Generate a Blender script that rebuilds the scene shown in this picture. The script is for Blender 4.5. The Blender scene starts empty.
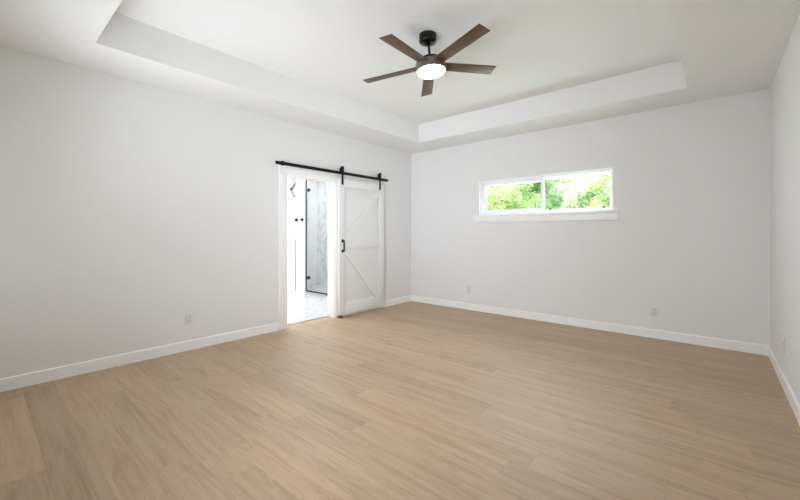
import bpy, bmesh, math, random
import numpy as np
from mathutils import Vector, Matrix, Euler
R = math.radians
S = bpy.context.scene
COL = S.collection

# ------------------------------------------------------------------ camera, world, lights, exposure
L, RT, D = -4.294, 0.441, 5.294          # left wall, right wall, back wall
FY = -0.15                               # inner face of the front wall, behind the camera
H, TZ = 2.74, 3.036                      # soffit height, tray height
CAMZ, F_PX, YAW = 1.2495, 364.7, 40.50

cam_d = bpy.data.cameras.new('camera'); cam = bpy.data.objects.new('camera', cam_d); COL.objects.link(cam)
cam.location = (0, 0, CAMZ); cam.rotation_euler = (R(90), 0, R(YAW))
cam_d.sensor_fit = 'HORIZONTAL'; cam_d.sensor_width = 36; cam_d.lens = F_PX / 800 * 36
cam_d.shift_x = (400 - 402.03) / 800; cam_d.shift_y = (233.93 - 250) / 800
cam_d.clip_start = 0.03
S.camera = cam

S.view_settings.view_transform = 'Standard'; S.view_settings.look = 'None'
S.view_settings.gamma = 1; S.view_settings.use_curve_mapping = False
S.view_settings.exposure = 0.0
try:
    S.cycles.max_bounces = 14; S.cycles.diffuse_bounces = 8; S.cycles.transparent_max_bounces = 24
    S.cycles.caustics_reflective = False; S.cycles.caustics_refractive = False
    S.cycles.sample_clamp_indirect = 8
except Exception:
    pass

w = bpy.data.worlds.new('sky'); S.world = w; w.use_nodes = True
bg = w.node_tree.nodes['Background']; bg.inputs[0].default_value = (0.89, 0.95, 1.0, 1); bg.inputs[1].default_value = 2.4

sd = bpy.data.lights.new('sun', 'SUN'); sun = bpy.data.objects.new('sun', sd); COL.objects.link(sun)
sd.energy = 26.0; sd.angle = R(1.0); sd.color = (1.0, 0.98, 0.94)
sun.rotation_euler = Vector((1.0, 0.25, -1.1)).to_track_quat('-Z', 'Y').to_euler()

def area(name, loc, direction, sx, sy, power, color, spread=180):
    d = bpy.data.lights.new(name, 'AREA'); o = bpy.data.objects.new(name, d); COL.objects.link(o)
    d.shape = 'RECTANGLE'; d.size = sx; d.size_y = sy; d.energy = power; d.color = color; d.spread = R(spread)
    o.location = loc; o.rotation_euler = Vector(direction).to_track_quat('-Z', 'Z').to_euler()
    return o
# added fill lamps behind the camera, then daylight through the back wall's high window
area('front_fill', (-1.3, FY - 0.05, 1.3), (-2.3, 5, 0.3), 0.9, 1.1, 24, (0.85, 0.90, 1.0), 110)  # added main fill, limited spread, turned towards the far left of the room
area('corner_fill', (-1.3, FY - 0.055, 1.3), (-2.5, 5, 0.4), 0.9, 1.1, 5, (0.85, 0.90, 1.0), 60)  # extra fill put in to brighten the back left corner
area('doorway_fill', (-1.3, FY - 0.052, 1.3), (-3.0, 3.6, 0.0), 0.9, 1.1, 4, (0.85, 0.90, 1.0), 60)  # added fill aimed at the left wall around the doorway
area('right_wall_fill', (-3.2, FY - 0.055, 1.35), (3.64, 3.2, -0.1), 0.9, 1.0, 2.0, (0.84, 0.90, 1.0), 45)  # narrow fill added for a brighter strip on the right wall
area('floor_fill', (-1.3, FY - 0.06, 1.3), (0, 1, -0.35), 0.9, 1.1, 6.5, (0.85, 0.90, 1.0), 90)  # added fill tipped down to brighten the floor
area('ceiling_bounce_fill', (-3.2, FY - 0.05, 1.3), (0, 0.78, 0.62), 0.9, 1.1, 10.8, (0.85, 0.90, 1.0), 90)  # added lamp aimed up, stands in for flash bounced off the ceiling
area('back_window_daylight', (-1.92, D + 0.22, 1.83), (0, -1, -0.12), 1.8, 0.5, 25, (0.82, 0.90, 1.0))
# bathroom ceiling light
area('bathroom_ceiling_light', (-6.0, 3.1, 2.70), (0, 0, -1), 1.4, 1.4, 74, (0.93, 0.96, 1.0))
area('shower_fill', (-6.6, 5.1, 2.70), (0, 0, -1), 0.6, 0.5, 13, (0.95, 0.97, 1.0))  # fill lamp added to lift the dark shower marble

# ------------------------------------------------------------------ helpers
def new_mat(name):
    m = bpy.data.materials.new(name); m.use_nodes = True
    return m, m.node_tree, m.node_tree.nodes['Principled BSDF']

def paint(name, col, rough=0.6, metal=0.0, noise=0.02, scale=6.0, bump=0.0, bscale=300, spec=0.5):
    m, t, b = new_mat(name)
    tc = t.nodes.new('ShaderNodeTexCoord'); n = t.nodes.new('ShaderNodeTexNoise'); n.inputs['Scale'].default_value = scale
    n.inputs['Detail'].default_value = 3
    t.links.new(tc.outputs['Object'], n.inputs['Vector'])
    r = t.nodes.new('ShaderNodeValToRGB')
    r.color_ramp.elements[0].color = (*[c * (1 - noise) for c in col], 1)
    r.color_ramp.elements[1].color = (*[min(1, c * (1 + noise)) for c in col], 1)
    t.links.new(n.outputs['Fac'], r.inputs[0]); t.links.new(r.outputs[0], b.inputs['Base Color'])
    b.inputs['Roughness'].default_value = rough; b.inputs['Metallic'].default_value = metal
    b.inputs['Specular IOR Level'].default_value = spec
    if bump:
        n2 = t.nodes.new('ShaderNodeTexNoise'); n2.inputs['Scale'].default_value = bscale
        t.links.new(tc.outputs['Object'], n2.inputs['Vector'])
        bp = t.nodes.new('ShaderNodeBump'); bp.inputs['Strength'].default_value = bump; bp.inputs['Distance'].default_value = 0.002
        t.links.new(n2.outputs['Fac'], bp.inputs['Height']); t.links.new(bp.outputs[0], b.inputs['Normal'])
    return m

class NT:
    """tiny wrapper for building node graphs"""
    def __init__(s, t): s.t = t
    def math(s, op, a, b=None, c=None):
        n = s.t.nodes.new('ShaderNodeMath'); n.operation = op
        for i, v in enumerate((a, b, c)):
            if v is None: continue
            if isinstance(v, (int, float)): n.inputs[i].default_value = v
            else: s.t.links.new(v, n.inputs[i])
        return n.outputs[0]
    def comb(s, x, y, z=0.0):
        n = s.t.nodes.new('ShaderNodeCombineXYZ')
        for i, v in enumerate((x, y, z)):
            if isinstance(v, (int, float)): n.inputs[i].default_value = v
            else: s.t.links.new(v, n.inputs[i])
        return n.outputs[0]
    def white(s, vec):
        n = s.t.nodes.new('ShaderNodeTexWhiteNoise'); n.noise_dimensions = '3D'
        s.t.links.new(vec, n.inputs['Vector']); return n.outputs['Value']
    def noise(s, vec, scale, detail=4, rough=0.5, dist=0.0):
        n = s.t.nodes.new('ShaderNodeTexNoise'); n.inputs['Scale'].default_value = scale
        n.inputs['Detail'].default_value = detail; n.inputs['Roughness'].default_value = rough
        n.inputs['Distortion'].default_value = dist
        s.t.links.new(vec, n.inputs['Vector']); return n.outputs['Fac']
    def ramp(s, fac, stops):
        n = s.t.nodes.new('ShaderNodeValToRGB'); e = n.color_ramp.elements
        while len(e) < len(stops): e.new(0.5)
        for k, (p, c) in enumerate(stops):
            e[k].position = p; e[k].color = (*c, 1) if len(c) == 3 else c
        s.t.links.new(fac, n.inputs[0]); return n.outputs[0]
    def mix(s, fac, a, b, mode='MIX'):
        n = s.t.nodes.new('ShaderNodeMix'); n.data_type = 'RGBA'; n.blend_type = mode
        for i, v in ((0, fac), (6, a), (7, b)):
            if isinstance(v, (int, float)): n.inputs[i].default_value = v
            elif isinstance(v, tuple): n.inputs[i].default_value = (*v, 1)
            else: s.t.links.new(v, n.inputs[i])
        return n.outputs[2]

def plank_floor():
    m, t, b = new_mat('oak_plank_floor'); g = NT(t)
    tc = t.nodes.new('ShaderNodeTexCoord'); sp = t.nodes.new('ShaderNodeSeparateXYZ')
    t.links.new(tc.outputs['Object'], sp.inputs[0])
    x, y = sp.outputs[0], sp.outputs[1]
    W, LEN = 0.185, 1.35
    yy = g.math('DIVIDE', g.math('ADD', y, 10 * W - 1.356 + 8 * W), W)
    row = g.math('FLOOR', yy); fy = g.math('FRACT', yy)
    off = g.white(g.comb(row, 3.7, 1.3))
    xx = g.math('ADD', g.math('DIVIDE', x, LEN), g.math('ADD', off, 20.0))
    idx = g.math('FLOOR', xx); fx = g.math('FRACT', xx)
    rnd = g.white(g.comb(row, idx, 0.5)); rnd2 = g.white(g.comb(idx, row, 7.5))
    # grain coordinates: stretched along the plank, shifted per plank
    gx = g.math('ADD', x, g.math('MULTIPLY', rnd, 37.0)); gy = g.math('ADD', y, g.math('MULTIPLY', rnd2, 23.0))
    v1 = g.comb(g.math('MULTIPLY', gx, 0.7), g.math('MULTIPLY', gy, 12.0), rnd)
    n1 = g.noise(v1, 1.6, 5, 0.55, 0.35)
    v2 = g.comb(g.math('MULTIPLY', gx, 2.5), g.math('MULTIPLY', gy, 60.0), rnd2)
    n2 = g.noise(v2, 2.0, 4, 0.6, 0.2)
    v3 = g.comb(g.math('MULTIPLY', gx, 0.8), g.math('MULTIPLY', gy, 7.0), rnd)
    n3 = g.noise(v3, 1.5, 2, 0.4, 1.5)
    rings = g.math('PINGPONG', g.math('MULTIPLY', n3, 6.0), 0.5)          # cathedral figure
    tone = g.math('ADD', g.math('MULTIPLY', n1, 0.55), g.math('ADD', g.math('MULTIPLY', n2, 0.28), g.math('MULTIPLY', rings, 0.16)))
    c = g.ramp(tone, [(0.22, FLOOR_D), (0.46, FLOOR_M), (0.72, FLOOR_L)])
    pt = g.ramp(rnd, [(0.0, (0.90, 0.89, 0.87)), (0.35, (0.97, 0.96, 0.95)), (0.7, (1.02, 1.01, 1.0)), (1.0, (1.05, 1.02, 0.98))])
    c = g.mix(1.0, c, pt, 'MULTIPLY')
    ey = g.math('MULTIPLY', g.math('MINIMUM', fy, g.math('SUBTRACT', 1.0, fy)), W)
    ex = g.math('MULTIPLY', g.math('MINIMUM', fx, g.math('SUBTRACT', 1.0, fx)), LEN)
    e = g.math('MINIMUM', ex, ey)
    seam = g.math('SUBTRACT', 1.0, g.math('SMOOTH_MIN', g.math('DIVIDE', e, 0.0016), 1.0, 0.1))
    seam = g.math('MAXIMUM', seam, 0.0)
    c = g.mix(g.math('MULTIPLY', seam, 0.45), c, (0.20, 0.13, 0.08))
    t.links.new(c, b.inputs['Base Color'])
    rr = g.math('ADD', 0.40, g.math('MULTIPLY', n2, 0.12)); t.links.new(rr, b.inputs['Roughness'])
    b.inputs['Specular IOR Level'].default_value = 0.45
    bp = t.nodes.new('ShaderNodeBump'); bp.inputs['Strength'].default_value = 0.25; bp.inputs['Distance'].default_value = 0.0012
    t.links.new(g.math('SUBTRACT', g.math('MULTIPLY', n2, 0.4), seam), bp.inputs['Height']); t.links.new(bp.outputs[0], b.inputs['Normal'])
    return m

def blade_wood(name, dark, light, rough=0.45):
    m, t, b = new_mat(name); g = NT(t)
    tc = t.nodes.new('ShaderNodeTexCoord'); sp = t.nodes.new('ShaderNodeSeparateXYZ'); t.links.new(tc.outputs['Object'], sp.inputs[0])
    v = g.comb(g.math('MULTIPLY', sp.outputs[0], 3.0), g.math('MULTIPLY', sp.outputs[1], 45.0), sp.outputs[2])
    n = g.noise(v, 2.0, 5, 0.6, 0.6)
    t.links.new(g.ramp(n, [(0.3, dark), (0.7, light)]), b.inputs['Base Color'])
    b.inputs['Roughness'].default_value = rough
    return m

def marble(name, base, vein, tw=0.0, th=0.0, axis='XZ', grout=(0.62, 0.62, 0.62), rough=0.2, vs=1.3):
    m, t, b = new_mat(name); g = NT(t)
    tc = t.nodes.new('ShaderNodeTexCoord'); sp = t.nodes.new('ShaderNodeSeparateXYZ'); t.links.new(tc.outputs['Object'], sp.inputs[0])
    n = g.noise(tc.outputs['Object'], vs, 5, 0.6, 1.2)
    ridge = g.math('ABSOLUTE', g.math('SUBTRACT', n, 0.5))
    vein_f = g.ramp(ridge, [(0.0, (1, 1, 1)), (0.018, (0.35, 0.35, 0.35)), (0.07, (0, 0, 0))])
    c = g.mix(vein_f, base, vein)
    if tw:
        A = sp.outputs['XYZ'.index(axis[0])]; B = sp.outputs['XYZ'.index(axis[1])]
        rb = g.math('DIVIDE', g.math('ADD', B, 10.0), th); row = g.math('FLOOR', rb); fb = g.math('FRACT', rb)
        ra = g.math('ADD', g.math('DIVIDE', g.math('ADD', A, 20.0), tw), g.math('MULTIPLY', g.math('MODULO', row, 2.0), 0.5)); fa = g.math('FRACT', ra)
        e = g.math('MINIMUM', g.math('MULTIPLY', g.math('MINIMUM', fb, g.math('SUBTRACT', 1.0, fb)), th),
                   g.math('MULTIPLY', g.math('MINIMUM', fa, g.math('SUBTRACT', 1.0, fa)), tw))
        c = g.mix(g.math('LESS_THAN', e, 0.0022), c, grout)
    t.links.new(c, b.inputs['Base Color']); b.inputs['Roughness'].default_value = rough
    return m

def glass(name, tint, refl=0.06, rough=0.0):
    m = bpy.data.materials.new(name); m.use_nodes = True; t = m.node_tree; t.nodes.clear()
    o = t.nodes.new('ShaderNodeOutputMaterial'); tr = t.nodes.new('ShaderNodeBsdfTransparent'); gl = t.nodes.new('ShaderNodeBsdfGlossy')
    tr.inputs[0].default_value = (*tint, 1); gl.inputs['Roughness'].default_value = rough
    lw = t.nodes.new('ShaderNodeLayerWeight'); lw.inputs[0].default_value = 0.25
    g = NT(t); f = g.math('MULTIPLY', lw.outputs['Fresnel'], refl * 6)
    mx = t.nodes.new('ShaderNodeMixShader'); t.links.new(f, mx.inputs[0]); t.links.new(tr.outputs[0], mx.inputs[1]); t.links.new(gl.outputs[0], mx.inputs[2])
    t.links.new(mx.outputs[0], o.inputs[0])
    return m

def emitter(name, col, strength):
    m, t, b = new_mat(name)
    b.inputs['Base Color'].default_value = (0.9, 0.9, 0.88, 1)
    b.inputs['Emission Color'].default_value = (*col, 1); b.inputs['Emission Strength'].default_value = strength
    b.inputs['Roughness'].default_value = 0.4
    return m

def leaf_mat(name, dark, light, trans=0.45):
    m = bpy.data.materials.new(name); m.use_nodes = True; t = m.node_tree; t.nodes.clear(); g = NT(t)
    o = t.nodes.new('ShaderNodeOutputMaterial')
    geo = t.nodes.new('ShaderNodeNewGeometry')
    c = g.ramp(geo.outputs['Random Per Island'], [(0.0, dark), (1.0, light)])
    d = t.nodes.new('ShaderNodeBsdfDiffuse'); tl = t.nodes.new('ShaderNodeBsdfTranslucent'); mx = t.nodes.new('ShaderNodeMixShader')
    t.links.new(c, d.inputs[0]); t.links.new(c, tl.inputs[0]); mx.inputs[0].default_value = trans
    t.links.new(d.outputs[0], mx.inputs[1]); t.links.new(tl.outputs[0], mx.inputs[2]); t.links.new(mx.outputs[0], o.inputs[0])
    return m

def box(bm, x0, x1, y0, y1, z0, z1, bevel=0.0, seg=2):
    vs = [bm.verts.new(p) for p in ((x0, y0, z0), (x1, y0, z0), (x1, y1, z0), (x0, y1, z0), (x0, y0, z1), (x1, y0, z1), (x1, y1, z1), (x0, y1, z1))]
    fs = [bm.faces.new([vs[i] for i in f]) for f in ((0, 3, 2, 1), (4, 5, 6, 7), (0, 1, 5, 4), (1, 2, 6, 5), (2, 3, 7, 6), (3, 0, 4, 7))]
    if bevel:
        es = list({e for f in fs for e in f.edges})
        bmesh.ops.bevel(bm, geom=es, offset=bevel, segments=seg, affect='EDGES', profile=0.5)

def prism(bm, pts, axis, a0, a1, bevel=0.0):
    """extrude a 2-D outline along an axis (pts are the two remaining coordinates in order)"""
    def P(u, v, a):
        return {'X': (a, u, v), 'Y': (u, a, v), 'Z': (u, v, a)}[axis]
    A = [bm.verts.new(P(u, v, a0)) for u, v in pts]; B = [bm.verts.new(P(u, v, a1)) for u, v in pts]
    n = len(pts); fs = [bm.faces.new(A), bm.faces.new(list(reversed(B)))]
    for i in range(n): fs.append(bm.faces.new((A[i], B[i], B[(i + 1) % n], A[(i + 1) % n])))
    bmesh.ops.recalc_face_normals(bm, faces=fs)
    if bevel:
        es = list({e for f in fs for e in f.edges})
        bmesh.ops.bevel(bm, geom=es, offset=bevel, segments=2, affect='EDGES', profile=0.5)

def lathe(bm, prof, seg=48, axis='Z', origin=(0, 0, 0)):
    """revolve (radius, height) pairs; closed at both ends when radius is 0"""
    rings = []
    def P(r, h, a):
        c, s = math.cos(a) * r, math.sin(a) * r
        p = {'Z': (c, s, h), 'X': (h, c, s), 'Y': (c, h, s)}[axis]
        return (p[0] + origin[0], p[1] + origin[1], p[2] + origin[2])
    fs = []
    for r, h in prof:
        rings.append([bm.verts.new(P(r, h, 2 * math.pi * k / seg)) for k in range(seg)] if r > 1e-6 else [bm.verts.new(P(0, h, 0))])
    for a, b in zip(rings, rings[1:]):
        for k in range(seg):
            k2 = (k + 1) % seg
            if len(a) == 1 and len(b) == 1: continue
            if len(a) == 1: fs.append(bm.faces.new((a[0], b[k], b[k2])))
            elif len(b) == 1: fs.append(bm.faces.new((a[k], b[0], a[k2])))
            else: fs.append(bm.faces.new((a[k], b[k], b[k2], a[k2])))
    bmesh.ops.recalc_face_normals(bm, faces=fs)

def tube(bm, pts, r, seg=12):
    pts = [Vector(p) for p in pts]; rings = []; fs = []
    up = Vector((0.13, 0.31, 0.94)).normalized()
    for i, p in enumerate(pts):
        d = (pts[min(i + 1, len(pts) - 1)] - pts[max(i - 1, 0)]).normalized()
        u = d.cross(up)
        if u.length < 1e-3: u = d.cross(Vector((1, 0, 0)))
        u.normalize(); v = d.cross(u); rr = r[i] if isinstance(r, (list, tuple)) else r
        rings.append([bm.verts.new(p + (u * math.cos(2 * math.pi * k / seg) + v * math.sin(2 * math.pi * k / seg)) * rr) for k in range(seg)])
    for a, b in zip(rings, rings[1:]):
        for k in range(seg): fs.append(bm.faces.new((a[k], a[(k + 1) % seg], b[(k + 1) % seg], b[k])))
    fs.append(bm.faces.new(rings[0])); fs.append(bm.faces.new(list(reversed(rings[-1]))))
    bmesh.ops.recalc_face_normals(bm, faces=fs)

def obj(name, bm, m, parent=None, smooth=None):
    me = bpy.data.meshes.new(name); bm.to_mesh(me); bm.free()
    o = bpy.data.objects.new(name, me); COL.objects.link(o); me.materials.append(m)
    if smooth:
        me.polygons.foreach_set('use_smooth', [True] * len(me.polygons))
        try: me.set_sharp_from_angle(angle=R(smooth))
        except Exception: pass
    if parent: o.parent = parent
    return o

def boxes(name, bs, m, parent=None, bevel=0.0):
    bm = bmesh.new()
    for b in bs: box(bm, *b, bevel=bevel)
    return obj(name, bm, m, parent, smooth=30 if bevel else None)

def struct(o):
    o['kind'] = 'structure'; return o

def thing(name, label, cat, loc=(0, 0, 0), rz=0, group=None):
    o = bpy.data.objects.new(name, None); COL.objects.link(o); o.empty_display_size = 0.1
    o.location = loc; o.rotation_euler = (0, 0, rz); o['label'] = label; o['category'] = cat
    if group: o['group'] = group
    return o

def copy_tree(o, parent=None):
    kids = list(o.children); c = o.copy(); COL.objects.link(c)
    if parent is not None: c.parent = parent
    for k in kids: copy_tree(k, c)
    return c

# ------------------------------------------------------------------ materials
FLOOR_D, FLOOR_M, FLOOR_L = (0.35, 0.228, 0.136), (0.49, 0.35, 0.229), (0.595, 0.45, 0.314)
M_wall = paint('wall_paint', (0.80, 0.80, 0.795), 0.75, noise=0.006, scale=2.5, bump=0.06, bscale=260, spec=0.3)
M_ceil = paint('ceiling_paint', (0.83, 0.83, 0.825), 0.85, noise=0.006, scale=2.5, bump=0.05, bscale=220, spec=0.25)
M_trim = paint('white_trim_enamel', (0.93, 0.93, 0.925), 0.38, noise=0.006, scale=4)
M_door = paint('white_door_enamel', (0.80, 0.80, 0.79), 0.42, noise=0.01, scale=5)
M_vinyl = paint('white_vinyl', (0.94, 0.945, 0.945), 0.35, noise=0.005)
M_plate = paint('outlet_plastic', (0.74, 0.735, 0.715), 0.35, noise=0.004)
M_socket = paint('outlet_socket_plastic', (0.67, 0.665, 0.65), 0.4, noise=0.004)
M_slot = paint('outlet_slot_dark', (0.22, 0.22, 0.21), 0.7)
M_black = paint('black_powder_coat', (0.008, 0.0075, 0.007), 0.5, noise=0.15, scale=40, spec=0.25)
M_bronze = paint('dark_bronze_metal', (0.005, 0.0042, 0.004), 0.18, metal=0.0, noise=0.2, scale=30, spec=0.35)
M_house = blade_wood('weathered_wood_housing', (0.13, 0.098, 0.078), (0.20, 0.16, 0.13), 0.42)
M_blade = blade_wood('walnut_fan_blade', (0.070, 0.040, 0.024), (0.150, 0.090, 0.056), 0.45)
M_glow = emitter('fan_light_diffuser', (1.0, 0.97, 0.94), 14.0)
M_glass = glass('window_glass', (0.97, 0.985, 0.975), 0.05)
M_shglass = glass('shower_glass', (0.93, 0.945, 0.94), 0.04)
M_chrome = paint('dark_brushed_metal', (0.10, 0.10, 0.105), 0.4, metal=0.0, noise=0.05)
M_btile = marble('white_bath_wall_tile', (0.88, 0.88, 0.875), (0.84, 0.84, 0.845), 0.6, 0.3, 'XZ', (0.84, 0.84, 0.84))
M_marble = marble('grey_veined_shower_marble', (0.82, 0.82, 0.825), (0.52, 0.52, 0.535), 0.61, 0.375, 'XZ', (0.60, 0.60, 0.605), vs=0.8)
M_bfloor = marble('white_marble_bath_floor', (0.62, 0.62, 0.62), (0.46, 0.46, 0.475), 0.3, 0.3, 'XY', (0.78, 0.78, 0.78), vs=2.2)
M_floor = plank_floor()
M_thresh = paint('threshold_strip', (0.40, 0.31, 0.23), 0.4)
M_siding = paint('outside_siding', (0.70, 0.69, 0.66), 0.8)
M_bounce_ground = paint('neutral_bounce_ground', (0.30, 0.30, 0.30), 0.85, noise=0.08, scale=2)  # neutral grey chosen so the bounced light carries no green
M_grass = paint('lawn', (0.16, 0.27, 0.07), 0.9, noise=0.35, scale=3)
M_bark = paint('bark', (0.30, 0.25, 0.20), 0.9, noise=0.3, scale=14)

# ------------------------------------------------------------------ the setting
BX0, BX1, BYS = -7.6, L - 0.146, 1.6            # bathroom: end wall, inner face of shared wall, south wall
SHY = 4.60                                       # front plane of the shower
struct(boxes('floor', [(BX1, RT + 0.15, FY - 0.15, D + 0.15, -0.15, 0)], M_floor))
struct(boxes('floor_bath', [(BX0 - 0.1, BX1, BYS - 0.1, 5.72, -0.15, -0.001)], M_bfloor))

T_L, T_R, T_F, T_B = -3.666, -0.209, 0.610, 4.709        # tray opening
struct(boxes('ceiling', [(L - 0.15, RT + 0.15, FY - 0.15, T_F, H, TZ + 0.1), (L - 0.15, RT + 0.15, T_B, D + 0.15, H, TZ + 0.1),
                         (L - 0.15, T_L, T_F, T_B, H, TZ + 0.1), (T_R, RT + 0.15, T_F, T_B, H, TZ + 0.1),
                         (T_L, T_R, T_F, T_B, TZ, TZ + 0.1)], M_ceil))
struct(boxes('ceiling_bath', [(BX0 - 0.1, L - 0.15, BYS - 0.1, 5.72, H, H + 0.12)], M_ceil))

OP0, OP1, OPZ = 2.668, 3.488, 2.041                        # doorway in the left wall
struct(boxes('wall_left', [(BX1, L, FY - 0.15, OP0, 0, H), (BX1, L, OP1, 5.72, 0, H), (BX1, L, OP0, OP1, OPZ, H)], M_wall))
WX0, WX1, WZ0, WZ1 = -2.882, -0.977, 1.548, 2.100           # high window in the back wall
struct(boxes('wall_back', [(L, WX0, D, D + 0.15, 0, H), (WX1, RT + 0.15, D, D + 0.15, 0, H),
                           (WX0, WX1, D, D + 0.15, 0, WZ0), (WX0, WX1, D, D + 0.15, WZ1, H)], M_wall))
struct(boxes('wall_right', [(RT, RT + 0.15, FY - 0.15, D, 0, H)], M_wall))
VWS = [(-3.75, -2.70), (-1.80, -0.80)]; VZ0, VZ1 = 0.70, 1.95    # unseen windows behind the camera, placed to suit the fill lamps
struct(boxes('wall_front', [(L, VWS[0][0], FY - 0.15, FY, 0, H), (VWS[0][1], VWS[1][0], FY - 0.15, FY, 0, H), (VWS[1][1], RT, FY - 0.15, FY, 0, H)] +
             [b for a, c in VWS for b in ((a, c, FY - 0.15, FY, 0, VZ0), (a, c, FY - 0.15, FY, VZ1, H))], M_wall))

# baseboards: a flat board with a small eased top
def board(name, a, b, along, face, sign):
    bm = bmesh.new(); t = 0.015; h = 0.104
    o = [(face, 0), (face + sign * t, 0), (face + sign * t, h - 0.007), (face + sign * (t - 0.006), h), (face, h)]
    if along == 'X':
        prism(bm, o, 'X', a, b)
    else:
        prism(bm, o, 'Y', a, b)
    return struct(obj(name, bm, M_trim))
board('baseboard_left', FY, 2.559, 'Y', L, 1)
board('baseboard_left_2', 3.60, D - 0.015, 'Y', L, 1)
board('baseboard_back', L, RT, 'X', D, -1)
board('baseboard_right', FY, D - 0.015, 'Y', RT, -1)
board('baseboard_front', L + 0.015, RT - 0.015, 'X', FY, 1)

# doorway: jamb lining, flat casing, threshold
struct(boxes('trim_1', [(BX1 - 0.012, L + 0.004, OP0 - 0.002, OP0 + 0.014, 0, OPZ + 0.002), (BX1 - 0.012, L + 0.004, OP1 - 0.014, OP1 + 0.002, 0, OPZ + 0.002),
                        (BX1 - 0.012, L + 0.004, OP0, OP1, OPZ - 0.014, OPZ + 0.002)], M_trim, bevel=0.0015))
struct(boxes('trim_2', [(L, L + 0.019, 2.559, OP0, 0, OPZ), (L, L + 0.019, OP1, 3.598, 0, OPZ),
                        (L, L + 0.019, 2.559, 3.598, OPZ, 2.150)], M_trim, bevel=0.002))
struct(boxes('trim_3', [(BX1 - 0.018, BX1, 2.559, OP0, 0, 2.15), (BX1 - 0.018, BX1, OP1, 3.598, 0, 2.15)], M_trim, bevel=0.002))
struct(boxes('trim_4', [(BX1 - 0.03, BX1 + 0.012, OP0 + 0.014, OP1 - 0.014, -0.002, 0.006)], M_thresh, bevel=0.002))

# high window: frame, sliding sash on the left, fixed glazing on the right, panes, sill board and apron
wn = struct(boxes('window_1', [(WX0, WX1, D + 0.055, D + 0.135, WZ0, WZ0 + 0.036), (WX0, WX1, D + 0.055, D + 0.135, WZ1 - 0.036, WZ1),
                               (WX0, WX0 + 0.036, D + 0.055, D + 0.135, WZ0 + 0.036, WZ1 - 0.036),
                               (WX1 - 0.036, WX1, D + 0.055, D + 0.135, WZ0 + 0.036, WZ1 - 0.036)], M_vinyl, bevel=0.003))
gx0, gx1, gz0, gz1, mx = WX0 + 0.036, WX1 - 0.036, WZ0 + 0.036, WZ1 - 0.036, -1.895
def bars(x0, x1, z0, z1, y0, y1, wd):
    return [(x0, x1, y0, y1, z0, z0 + wd), (x0, x1, y0, y1, z1 - wd, z1), (x0, x0 + wd, y0, y1, z0 + wd, z1 - wd), (x1 - wd, x1, y0, y1, z0 + wd, z1 - wd)]
sash = boxes('sash', bars(gx0, mx + 0.024, gz0, gz1, D + 0.062, D + 0.095, 0.046), M_vinyl, wn, 0.004)
boxes('pane', [(gx0 + 0.04, mx - 0.016, D + 0.076, D + 0.080, gz0 + 0.04, gz1 - 0.04)], M_glass, sash)
fx = boxes('glazing_bead', bars(mx - 0.02, gx1, gz0, gz1, D + 0.098, D + 0.128, 0.020), M_vinyl, wn, 0.003)
boxes('pane', [(mx - 0.01, gx1 - 0.01, D + 0.110, D + 0.114, gz0 + 0.01, gz1 - 0.01)], M_glass, fx)
for lx in (-1.79, -1.10):
    boxes('vent_latch', [(lx - 0.014, lx + 0.014, D + 0.082, D + 0.099, gz0 + 0.014, gz0 + 0.032)], M_black, wn, 0.002)
boxes('window_sill', [(-2.975, -0.908, D - 0.048, D + 0.002, 1.528, 1.548), (WX0, WX1, D, D + 0.056, 1.530, WZ0 + 0.0005)], M_trim, wn, 0.003)
boxes('window_apron', [(-2.962, -0.920, D - 0.024, D, 1.432, 1.528)], M_trim, wn, 0.003)

# unseen windows added around the fill lamps, kept small to limit outdoor light
for n, (a, c) in enumerate(VWS):
    w2 = struct(boxes('window_%d' % (n + 2), bars(a, c, VZ0, VZ1, FY - 0.13, FY - 0.07, 0.05), M_vinyl, bevel=0.003))
    boxes('pane', [(a + 0.045, c - 0.045, FY - 0.102, FY - 0.098, VZ0 + 0.045, VZ1 - 0.045)], M_glass, w2)

# bathroom shell
struct(boxes('wall_bath_end', [(BX0 - 0.1, BX0, BYS - 0.1, 5.72, 0, H)], M_btile))
struct(boxes('wall_bath_south', [(BX0, BX1, BYS - 0.1, BYS, 0, H)], M_wall))
struct(boxes('wall_shower_back', [(BX0, BX1, 5.60, 5.72, 0, H)], M_marble))
struct(boxes('wall_shower_pier', [(-7.02, -6.672, SHY, SHY + 0.12, 0, H)], M_btile))
struct(boxes('wall_shower_pier_2', [(-5.80, BX1, SHY, SHY + 0.12, 0, H)], M_btile))
struct(boxes('wall_shower_half', [(BX0, -7.02, SHY, SHY + 0.12, 0, 1.138)], M_btile))
struct(boxes('trim_5', [(-7.027, -7.013, SHY - 0.006, SHY + 0.004, 0.01, 1.138)], M_black))
struct(boxes('trim_6', [(BX0, -7.02, SHY - 0.012, SHY + 0.13, 1.138, 1.158)], M_btile, bevel=0.003))

# outside ground
struct(boxes('ground', [(-60, 60, D + 0.15, 90, -0.45, -0.25)], M_grass))
struct(boxes('ground_front', [(-60, 60, -60, FY - 0.15, -0.45, -0.25)], M_bounce_ground))  # unseen ground, made neutral for the light it bounces indoors

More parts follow.
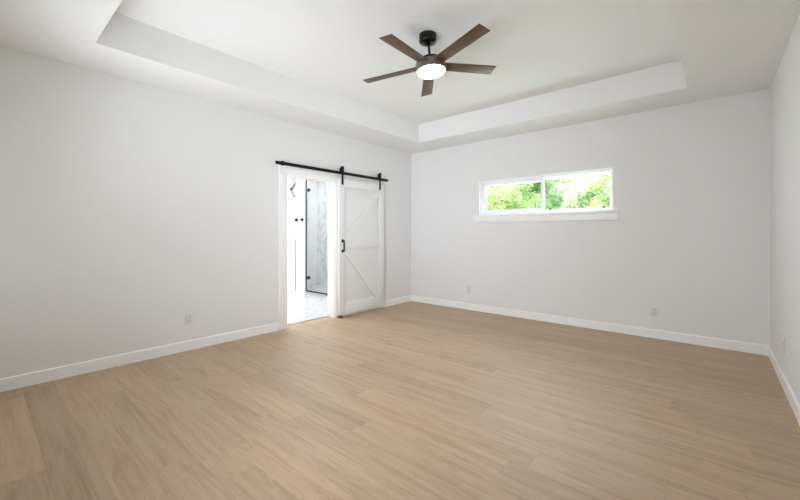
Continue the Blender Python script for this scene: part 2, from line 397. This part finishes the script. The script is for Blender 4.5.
# ------------------------------------------------------------------ sliding barn door and its track
DY0, DY1, DZ0, DZ1 = 3.507, 4.478, 0.042, 2.075
DXB, DXF = L + 0.034, L + 0.052                   # back and front of the panel; boards stand 24 mm proud
bd = thing('barn_door', 'white sliding barn door with K shaped bracing hanging beside the bathroom doorway', 'door', (DXF, (DY0 + DY1) / 2, DZ0))
def dloc(bs): return [(a - DXF, b - DXF, c - (DY0 + DY1) / 2, d - (DY0 + DY1) / 2, e - DZ0, f - DZ0) for a, b, c, d, e, f in bs]
boxes('door_panel', dloc([(DXB, DXF, DY0, DY1, DZ0, DZ1)]), M_door, bd, 0.0015)
XP = DXF + 0.024; SW = 0.125
boxes('stile', dloc([(DXF, XP, DY0, DY0 + SW, DZ0, DZ1)]), M_door, bd, 0.0035)
boxes('stile', dloc([(DXF, XP, DY1 - SW, DY1, DZ0, DZ1)]), M_door, bd, 0.0035)
RZ = [(DZ0, 0.215), (1.022, 1.140), (1.955, DZ1)]
for a, b in RZ: boxes('rail', dloc([(DXF, XP, DY0 + SW, DY1 - SW, a, b)]), M_door, bd, 0.0035)
def brace(y0, z0, y1, z1, hw=0.060):
    # board between two corners of a field, trimmed to the field like a mitred brace
    ya, yb = DY0 + SW, DY1 - SW; ym = (DY0 + DY1) / 2
    d = math.hypot(y1 - y0, z1 - z0); ny, nz = -(z1 - z0) / d, (y1 - y0) / d
    za, zb = min(z0, z1), max(z0, z1)
    poly = [(y0 - (y1 - y0) + ny * hw, z0 - (z1 - z0) + nz * hw), (y1 + (y1 - y0) + ny * hw, z1 + (z1 - z0) + nz * hw),
            (y1 + (y1 - y0) - ny * hw, z1 + (z1 - z0) - nz * hw), (y0 - (y1 - y0) - ny * hw, z0 - (z1 - z0) - nz * hw)]
    def clip(P, ax, lim, keep_less):
        out = []
        for i in range(len(P)):
            p, q = P[i], P[(i + 1) % len(P)]
            ip = (p[ax] <= lim) if keep_less else (p[ax] >= lim); iq = (q[ax] <= lim) if keep_less else (q[ax] >= lim)
            if ip: out.append(p)
            if ip != iq:
                t = (lim - p[ax]) / (q[ax] - p[ax]); out.append((p[0] + t * (q[0] - p[0]), p[1] + t * (q[1] - p[1])))
        return out
    for ax, lim, kl in ((0, ya, False), (0, yb, True), (1, za, False), (1, zb, True)): poly = clip(poly, ax, lim, kl)
    bm = bmesh.new(); prism(bm, [(a - ym, b - DZ0) for a, b in poly], 'X', 0, 0.024, bevel=0.004)
    obj('brace', bm, M_door, bd)
brace(DY0 + SW, 1.140, DY1 - SW, 1.955)
brace(DY0 + SW, 1.022, DY1 - SW, 0.215)
ym = (DY0 + DY1) / 2
TRZ = 2.163                                         # centre height of the track
for hy in (3.566, 4.372):
    c = hy - ym; bm = bmesh.new(); prism(bm, [(c - 0.018, 1.985 - DZ0), (c + 0.018, 1.985 - DZ0), (c + 0.018, 2.145 - DZ0), (c + 0.028, 2.165 - DZ0), (c + 0.028, 2.262 - DZ0), (c - 0.028, 2.262 - DZ0), (c - 0.028, 2.165 - DZ0), (c - 0.018, 2.145 - DZ0)], 'X', 0.018, 0.024, bevel=0.0015)
    h = obj('hanger_strap', bm, M_black, bd, 30); h['label'] = 'black steel strap hanger'; h.location.x = 0.006
    bm = bmesh.new(); lathe(bm, [(0, -0.014), (0.033, -0.014), (0.036, -0.010), (0.028, -0.006), (0.028, 0.006), (0.036, 0.010), (0.033, 0.0165), (0, 0.0165)], 40, 'X', (0, hy - ym, TRZ + 0.023 + 0.028 - DZ0))
    obj('roller', bm, M_black, h, 40)
    for bz in (2.02, 2.06, TRZ + 0.055):
        bm = bmesh.new(); lathe(bm, [(0, 0.0235), (0.0085, 0.0235), (0.0085, 0.028), (0.006, 0.031), (0, 0.031)], 12, 'X', (0, hy - ym, bz - DZ0)); obj('bolt', bm, M_black, h)
bm = bmesh.new()
hy = 3.566 - ym
box(bm, 0.050, 0.066, hy - 0.009, hy + 0.009, 0.985 - DZ0, 1.155 - DZ0, bevel=0.003)
for hz in (1.003, 1.137): box(bm, 0.017, 0.054, hy - 0.009, hy + 0.009, hz - DZ0 - 0.011, hz - DZ0 + 0.011, bevel=0.002)
for hz in (0.99, 1.15): box(bm, 0.0175, 0.022, hy - 0.017, hy + 0.017, hz - DZ0 - 0.020, hz - DZ0 + 0.020, bevel=0.002)
o = obj('pull_handle', bm, M_black, bd, 30); o['label'] = 'black bar pull handle'; o.location.x = 0.006

TX0, TX1 = DXF + 0.0, DXF + 0.007
TX0, TX1 = L + 0.052, L + 0.060
tk = thing('door_track', 'long black steel rail mounted on the wall above the doorway', 'rail', (L, (2.484 + 4.593) / 2, TRZ))
tm = (2.484 + 4.593) / 2
bm = bmesh.new(); box(bm, TX0 - L, TX1 - L, 2.484 - tm, 4.593 - tm, -0.022, 0.022, bevel=0.0015); obj('flat_bar', bm, M_black, tk, 30)
for sy in (2.62, 3.10, 3.98, 4.50):
    bm = bmesh.new(); lathe(bm, [(0, 0.0), (0.011, 0.0), (0.011, TX0 - L + 0.001), (0, TX0 - L + 0.001)], 16, 'X', (0, sy - tm, 0)); obj('standoff', bm, M_black, tk, 40)
    bm = bmesh.new(); lathe(bm, [(0, TX1 - L), (0.012, TX1 - L), (0.012, TX1 - L + 0.006), (0.008, TX1 - L + 0.009), (0, TX1 - L + 0.009)], 6, 'X', (0, sy - tm, 0)); obj('bolt', bm, M_black, tk)
for sy in (2.585,):
    bm = bmesh.new(); box(bm, TX0 - L - 0.010, TX1 - L + 0.012, sy - tm - 0.018, sy - tm + 0.018, -0.026, 0.030, bevel=0.003)
    lathe(bm, [(0, TX1 - L + 0.012), (0.010, TX1 - L + 0.012), (0.010, TX1 - L + 0.018), (0, TX1 - L + 0.018)], 12, 'X', (0, sy - tm, 0.016))
    obj('end_stop', bm, M_black, tk, 30)

fg = thing('floor_guide', 'small black guide bracket on the floor under the barn door corner', 'door guide', (L + 0.05, 3.545, 0))
bm = bmesh.new(); box(bm, -0.030, 0.040, -0.03, 0.03, 0, 0.005, bevel=0.001); obj('base_plate', bm, M_black, fg)
for gxx in (-0.0215, 0.0315):
    bm = bmesh.new(); lathe(bm, [(0, 0.005), (0.007, 0.005), (0.007, 0.036), (0, 0.036)], 16, 'Z', (gxx, 0, 0)); obj('roller', bm, M_black, fg, 40)

# ------------------------------------------------------------------ ceiling fan (hangs slightly out of plumb)
FC = Vector((-1.925, 2.646, 2.755)); NRM = Vector((-0.086, -0.029, 1)).normalized()
TILT = Vector((0, 0, 1)).rotation_difference(NRM).to_matrix().to_4x4()
cf = thing('ceiling_fan', 'dark five blade ceiling fan with wooden blades and a glowing round light', 'fan', (0, 0, 0))
TOPZ = (TZ - FC.z) / NRM.z
cx, cy = FC.x + NRM.x * TOPZ, FC.y + NRM.y * TOPZ
cf.location = (cx, cy, TZ)
TL = Matrix.Translation(FC - Vector((cx, cy, TZ))) @ TILT       # fan frame, relative to the ceiling mount
def fan_part(name, bm, m, parent=cf, smooth=40, mat=None):
    o = obj(name, bm, m, parent, smooth); o.matrix_local = TL if mat is None else mat; return o
bm = bmesh.new(); lathe(bm, [(0, 0.0), (0.076, 0.0), (0.079, -0.003), (0.079, -0.058), (0.073, -0.072), (0.058, -0.080), (0.030, -0.084), (0.0, -0.084)], 56)
canopy = obj('canopy', bm, M_bronze, cf, 40); canopy['label'] = 'glossy dark bronze ceiling canopy'
bm = bmesh.new(); lathe(bm, [(0, 0.045), (0.0115, 0.045), (0.0115, TOPZ - 0.065), (0, TOPZ - 0.065)], 24); fan_part('downrod', bm, M_bronze)
bm = bmesh.new(); lathe(bm, [(0, 0.085), (0.022, 0.085), (0.026, 0.080), (0.026, 0.062), (0.080, 0.060), (0.098, 0.055), (0.106, 0.046), (0.107, 0.020), (0, 0.020)], 56); fan_part('motor_cap', bm, M_bronze)
bm = bmesh.new(); lathe(bm, [(0, 0.026), (0.124, 0.026), (0.130, 0.022), (0.132, 0.016), (0.132, -0.022), (0.135, -0.026), (0.135, -0.049), (0.132, -0.054), (0.126, -0.054), (0.125, -0.049), (0, -0.049)], 64); fan_part('motor_housing', bm, M_house)
bm = bmesh.new(); lathe(bm, [(0, -0.050), (0.124, -0.050), (0.1245, -0.054), (0.123, -0.060), (0.118, -0.067), (0.109, -0.071), (0.09, -0.0745), (0.05, -0.077), (0, -0.0775)], 64); o = fan_part('light_diffuser', bm, M_glow); o['label'] = 'glowing round white diffuser'
PIT, RB, HW = -0.171, 0.639, 0.061
for k in range(5):
    bm = bmesh.new()
    prism(bm, [(0.105, -0.052), (RB, -HW), (RB, HW), (0.105, 0.052)], 'Z', -0.004, 0.004, bevel=0.002)
    fan_part('blade', bm, M_blade, smooth=30, mat=TL @ Matrix.Rotation(R(-18 + 72 * k) + 0.0675, 4, 'Z') @ Matrix.Rotation(PIT, 4, 'X'))

# ------------------------------------------------------------------ wall outlets
def rounded(hw, hh, r, n=5):
    out = []
    for cxx, cyy, a0 in ((hw - r, hh - r, 0), (-hw + r, hh - r, 90), (-hw + r, -hh + r, 180), (hw - r, -hh + r, 270)):
        for i in range(n + 1):
            a = R(a0 + 90 * i / n); out.append((cxx + r * math.cos(a), cyy + r * math.sin(a)))
    return out
def outlet(loc, rz, label):
    t = thing('wall_outlet', label, 'outlet', loc, rz, 'white wall outlets above the baseboards')
    bm = bmesh.new(); prism(bm, rounded(0.040, 0.063, 0.006), 'Y', -0.0065, 0.0, bevel=0.0012); obj('cover_plate', bm, M_plate, t, 30)
    for s in (-1, 1):
        bm = bmesh.new(); prism(bm, [(x, z + s * 0.0215) for x, z in rounded(0.0172, 0.0145, 0.009)], 'Y', -0.0085, -0.006); k = obj('socket', bm, M_socket, t, 30)
        bm = bmesh.new(); zc = s * 0.0215
        box(bm, -0.0075, -0.0055, -0.0088, -0.008, zc - 0.002, zc + 0.007); box(bm, 0.0055, 0.0075, -0.0088, -0.008, zc - 0.001, zc + 0.006)
        lathe(bm, [(0, -0.0088), (0.0024, -0.0088), (0.0024, -0.008), (0, -0.008)], 12, 'Y', (0, 0, zc - 0.008))
        obj('slots', bm, M_slot, k)
    bm = bmesh.new(); lathe(bm, [(0, -0.0078), (0.003, -0.0078), (0.0035, -0.006), (0, -0.006)], 12, 'Y'); obj('screw', bm, M_plate, t)
    return t
o0 = outlet((-0.537, D, 0.320), 0, 'white outlet on the back wall below and right of the window')
def more_outlet(loc, rz, label):
    c = copy_tree(o0); c.location = loc; c.rotation_euler = (0, 0, rz); c['label'] = label
more_outlet((-3.068, D, 0.335), 0, 'white outlet on the back wall near the corner by the barn door')
more_outlet((L, 1.498, 0.338), R(90), 'white outlet on the left wall between the left picture edge and the doorway')
more_outlet((RT, 4.296, 0.338), R(-90), 'white outlet on the right wall seen nearly edge on')

# ------------------------------------------------------------------ bathroom fittings seen through the doorway
sg = thing('shower_door', 'clear glass shower door edged in black inside the bathroom', 'shower door', (-6.66, SHY + 0.02, 0.02))
boxes('glass_panel', [(0.008, 0.852, -0.005, 0.005, 0.012, 2.42)], M_shglass, sg)
boxes('edge_channel', [(-0.004, 0.009, -0.009, 0.009, 0.0, 2.42)], M_black, sg)
boxes('bottom_sweep', [(0.009, 0.855, -0.012, 0.012, 0.0, 0.024)], M_black, sg)
for z in (0.295, 2.165): boxes('hinge', [(0.060, 0.125, -0.016, 0.016, z - 0.032, z + 0.032)], M_black, sg, 0.003)
boxes('corner_clip', [(0.800, 0.850, -0.016, 0.016, 0.022, 0.075)], M_black, sg, 0.003)

def robe_hook(x, label):
    t = thing('robe_hook', label, 'hook', (x, SHY, 1.555), 0, 'black robe hooks by the shower')
    bm = bmesh.new(); box(bm, -0.030, 0.026, -0.010, 0.0, -0.036, 0.036, bevel=0.003); obj('back_plate', bm, M_black, t)
    bm = bmesh.new(); tube(bm, [(0, -0.008, 0.006), (0, -0.035, 0.004), (0.004, -0.052, 0.000), (0.008, -0.062, 0.010), (0.010, -0.066, 0.024)], 0.009); obj('peg', bm, M_black, t, 40)
    bm = bmesh.new(); lathe(bm, [(0, -0.055), (0.024, -0.055), (0.028, -0.066), (0.024, -0.080), (0, -0.083)], 20, 'Y', (0.045, 0, 0)); tube(bm, [(0.0, -0.008, 0), (0.03, -0.05, 0), (0.045, -0.066, 0)], 0.007); obj('knob', bm, M_black, t, 40)
robe_hook(-6.955, 'black double robe hook on the shower pier, farther from the glass')
robe_hook(-6.745, 'black double robe hook on the shower pier, right beside the shower glass')

sh = thing('shower_head', 'grey metal hand shower with looping hose on the bathroom wall', 'shower', (BX0, 4.87, 2.20))
def sp(u, v): return (0.07, u, v)
bm = bmesh.new(); lathe(bm, [(0, 0), (0.03, 0), (0.03, 0.012), (0.014, 0.018), (0.014, 0.055), (0, 0.055)], 20, 'X', (0, -0.01, 0.11)); obj('wall_bracket', bm, M_chrome, sh, 40)
bm = bmesh.new(); tube(bm, [sp(-0.035, 0.10), sp(0.04, 0.215), sp(0.11, 0.32), sp(0.165, 0.395)], [0.016, 0.017, 0.02, 0.024]); 
lathe(bm, [(0, 0.05), (0.045, 0.055), (0.055, 0.075), (0.05, 0.085), (0, 0.085)], 24, 'X', (0, 0.16, 0.40)); obj('handset', bm, M_chrome, sh, 40)
bm = bmesh.new(); hp = []
for i in range(25):
    a = i / 24; hp.append((0.05, -0.03 + 0.19 * a, 0.09 - 0.17 * math.sin(math.pi * min(1, a * 1.15)) ** 0.8 + 0.02 * a if a * 1.15 < 1 else 0.09 + 0.02 * a))
tube(bm, hp, 0.011, 8); obj('hose', bm, M_chrome, sh, 60)
bm = bmesh.new(); lathe(bm, [(0, 0), (0.032, 0), (0.032, 0.010), (0.016, 0.014), (0.016, 0.06), (0, 0.06)], 20, 'X', (0, 0.135, -0.02)); tube(bm, [(0.05, 0.135, -0.02), (0.055, 0.14, 0.05), (0.05, 0.15, 0.11)], 0.012); obj('valve', bm, M_chrome, sh, 40)

# ------------------------------------------------------------------ trees beyond the high window
def foliage(name, cx, cy, cz, rx, ry, rz, n, size, m, parent, seed):
    rng = np.random.default_rng(seed)
    nb = 36                                           # leaf clumps that make the crown lumpy
    cen = rng.normal(size=(nb, 3)); cen /= np.linalg.norm(cen, axis=1)[:, None]; cen *= rng.uniform(0.10, 0.95, nb)[:, None] * np.array([rx, ry, rz])
    cr = rng.uniform(0.22, 0.42, nb) * min(rx, rz)
    k = rng.integers(0, nb, n); d = rng.normal(size=(n, 3)); d /= np.linalg.norm(d, axis=1)[:, None]
    P = cen[k] + d * (cr[k] * rng.uniform(0.45, 1.0, n))[:, None] + np.array([cx, cy, cz])
    a = rng.normal(size=(n, 3)); a /= np.linalg.norm(a, axis=1)[:, None]; b = np.cross(a, rng.normal(size=(n, 3))); b /= np.linalg.norm(b, axis=1)[:, None]
    c = np.cross(a, b); s = size * rng.uniform(0.6, 1.3, n)[:, None]
    # a leaf: pointed outline folded along its midrib
    V = np.stack([P - a * s, P - a * s * 0.1 + b * s * 0.42 + c * s * 0.10, P + a * s, P - a * s * 0.1 - b * s * 0.42 + c * s * 0.10], 1).reshape(-1, 3)
    i = np.arange(n) * 4
    Fc = np.concatenate([np.stack([i, i + 1, i + 2], 1), np.stack([i, i + 2, i + 3], 1)])
    me = bpy.data.meshes.new(name); me.from_pydata(V.tolist(), [], Fc.tolist()); me.update()
    o = bpy.data.objects.new(name, me); COL.objects.link(o); me.materials.append(m); o.parent = parent
    return o
L1 = leaf_mat('bright_leaf', (0.35, 0.46, 0.23), (0.67, 0.75, 0.47))
L2 = leaf_mat('deep_leaf', (0.27, 0.43, 0.28), (0.55, 0.68, 0.50))
L3 = leaf_mat('pale_leaf', (0.27, 0.40, 0.24), (0.60, 0.70, 0.48))
L4 = leaf_mat('hazy_leaf', (0.42, 0.55, 0.38), (0.76, 0.83, 0.66))
def tree(x, y, cz, rx, rz, n, size, m, label, seed):
    rnd = random.Random(seed)
    t = thing('tree', label, 'tree', (x, y, -0.25), 0, 'trees outside the high window')
    bm = bmesh.new(); top = cz + 0.25
    tube(bm, [(0, 0, 0), (0.05, 0.02, top * 0.35), (-0.03, 0.04, top * 0.7), (0.02, 0, top + rz * 0.4)], [0.12, 0.09, 0.05, 0.02], 10)
    for k in range(6):
        a = k * 1.05 + rnd.random(); h = top * (0.55 + 0.07 * k)
        tube(bm, [(0, 0, h), (math.cos(a) * rx * 0.35, math.sin(a) * rx * 0.35, h + 0.3), (math.cos(a) * rx * 0.55, math.sin(a) * rx * 0.55, h + 0.5)], [0.030, 0.018, 0.007], 7)
    obj('trunk', bm, M_bark, t, 50)
    foliage('foliage', 0, 0, top, rx, rx, rz, n, size, m, t, seed)
tree(-5.15, 11.0, 2.10, 1.25, 1.45, 9000, 0.055, L1, 'bright green bushy tree filling the left window pane', 3)
tree(-5.00, 13.4, 3.15, 1.05, 1.30, 7000, 0.060, L2, 'deep green tree partly hidden by the bar between the two panes', 5)
tree(-5.95, 20.6, 2.95, 2.10, 1.75, 15000, 0.080, L3, 'tree with white sky gaps in the middle of the right pane', 8)
tree(-3.65, 15.8, 3.1, 1.25, 2.0, 9000, 0.060, L4, 'blue green tree right of centre in the right pane', 12)
tree(-2.65, 14.2, 2.6, 0.85, 1.60, 6000, 0.060, L1, 'bright green tree at the right edge of the right pane', 15)
tree(-8.3, 15.5, 3.2, 1.6, 1.6, 7000, 0.075, L3, 'pale tree behind the bushy tree at the far left', 17)
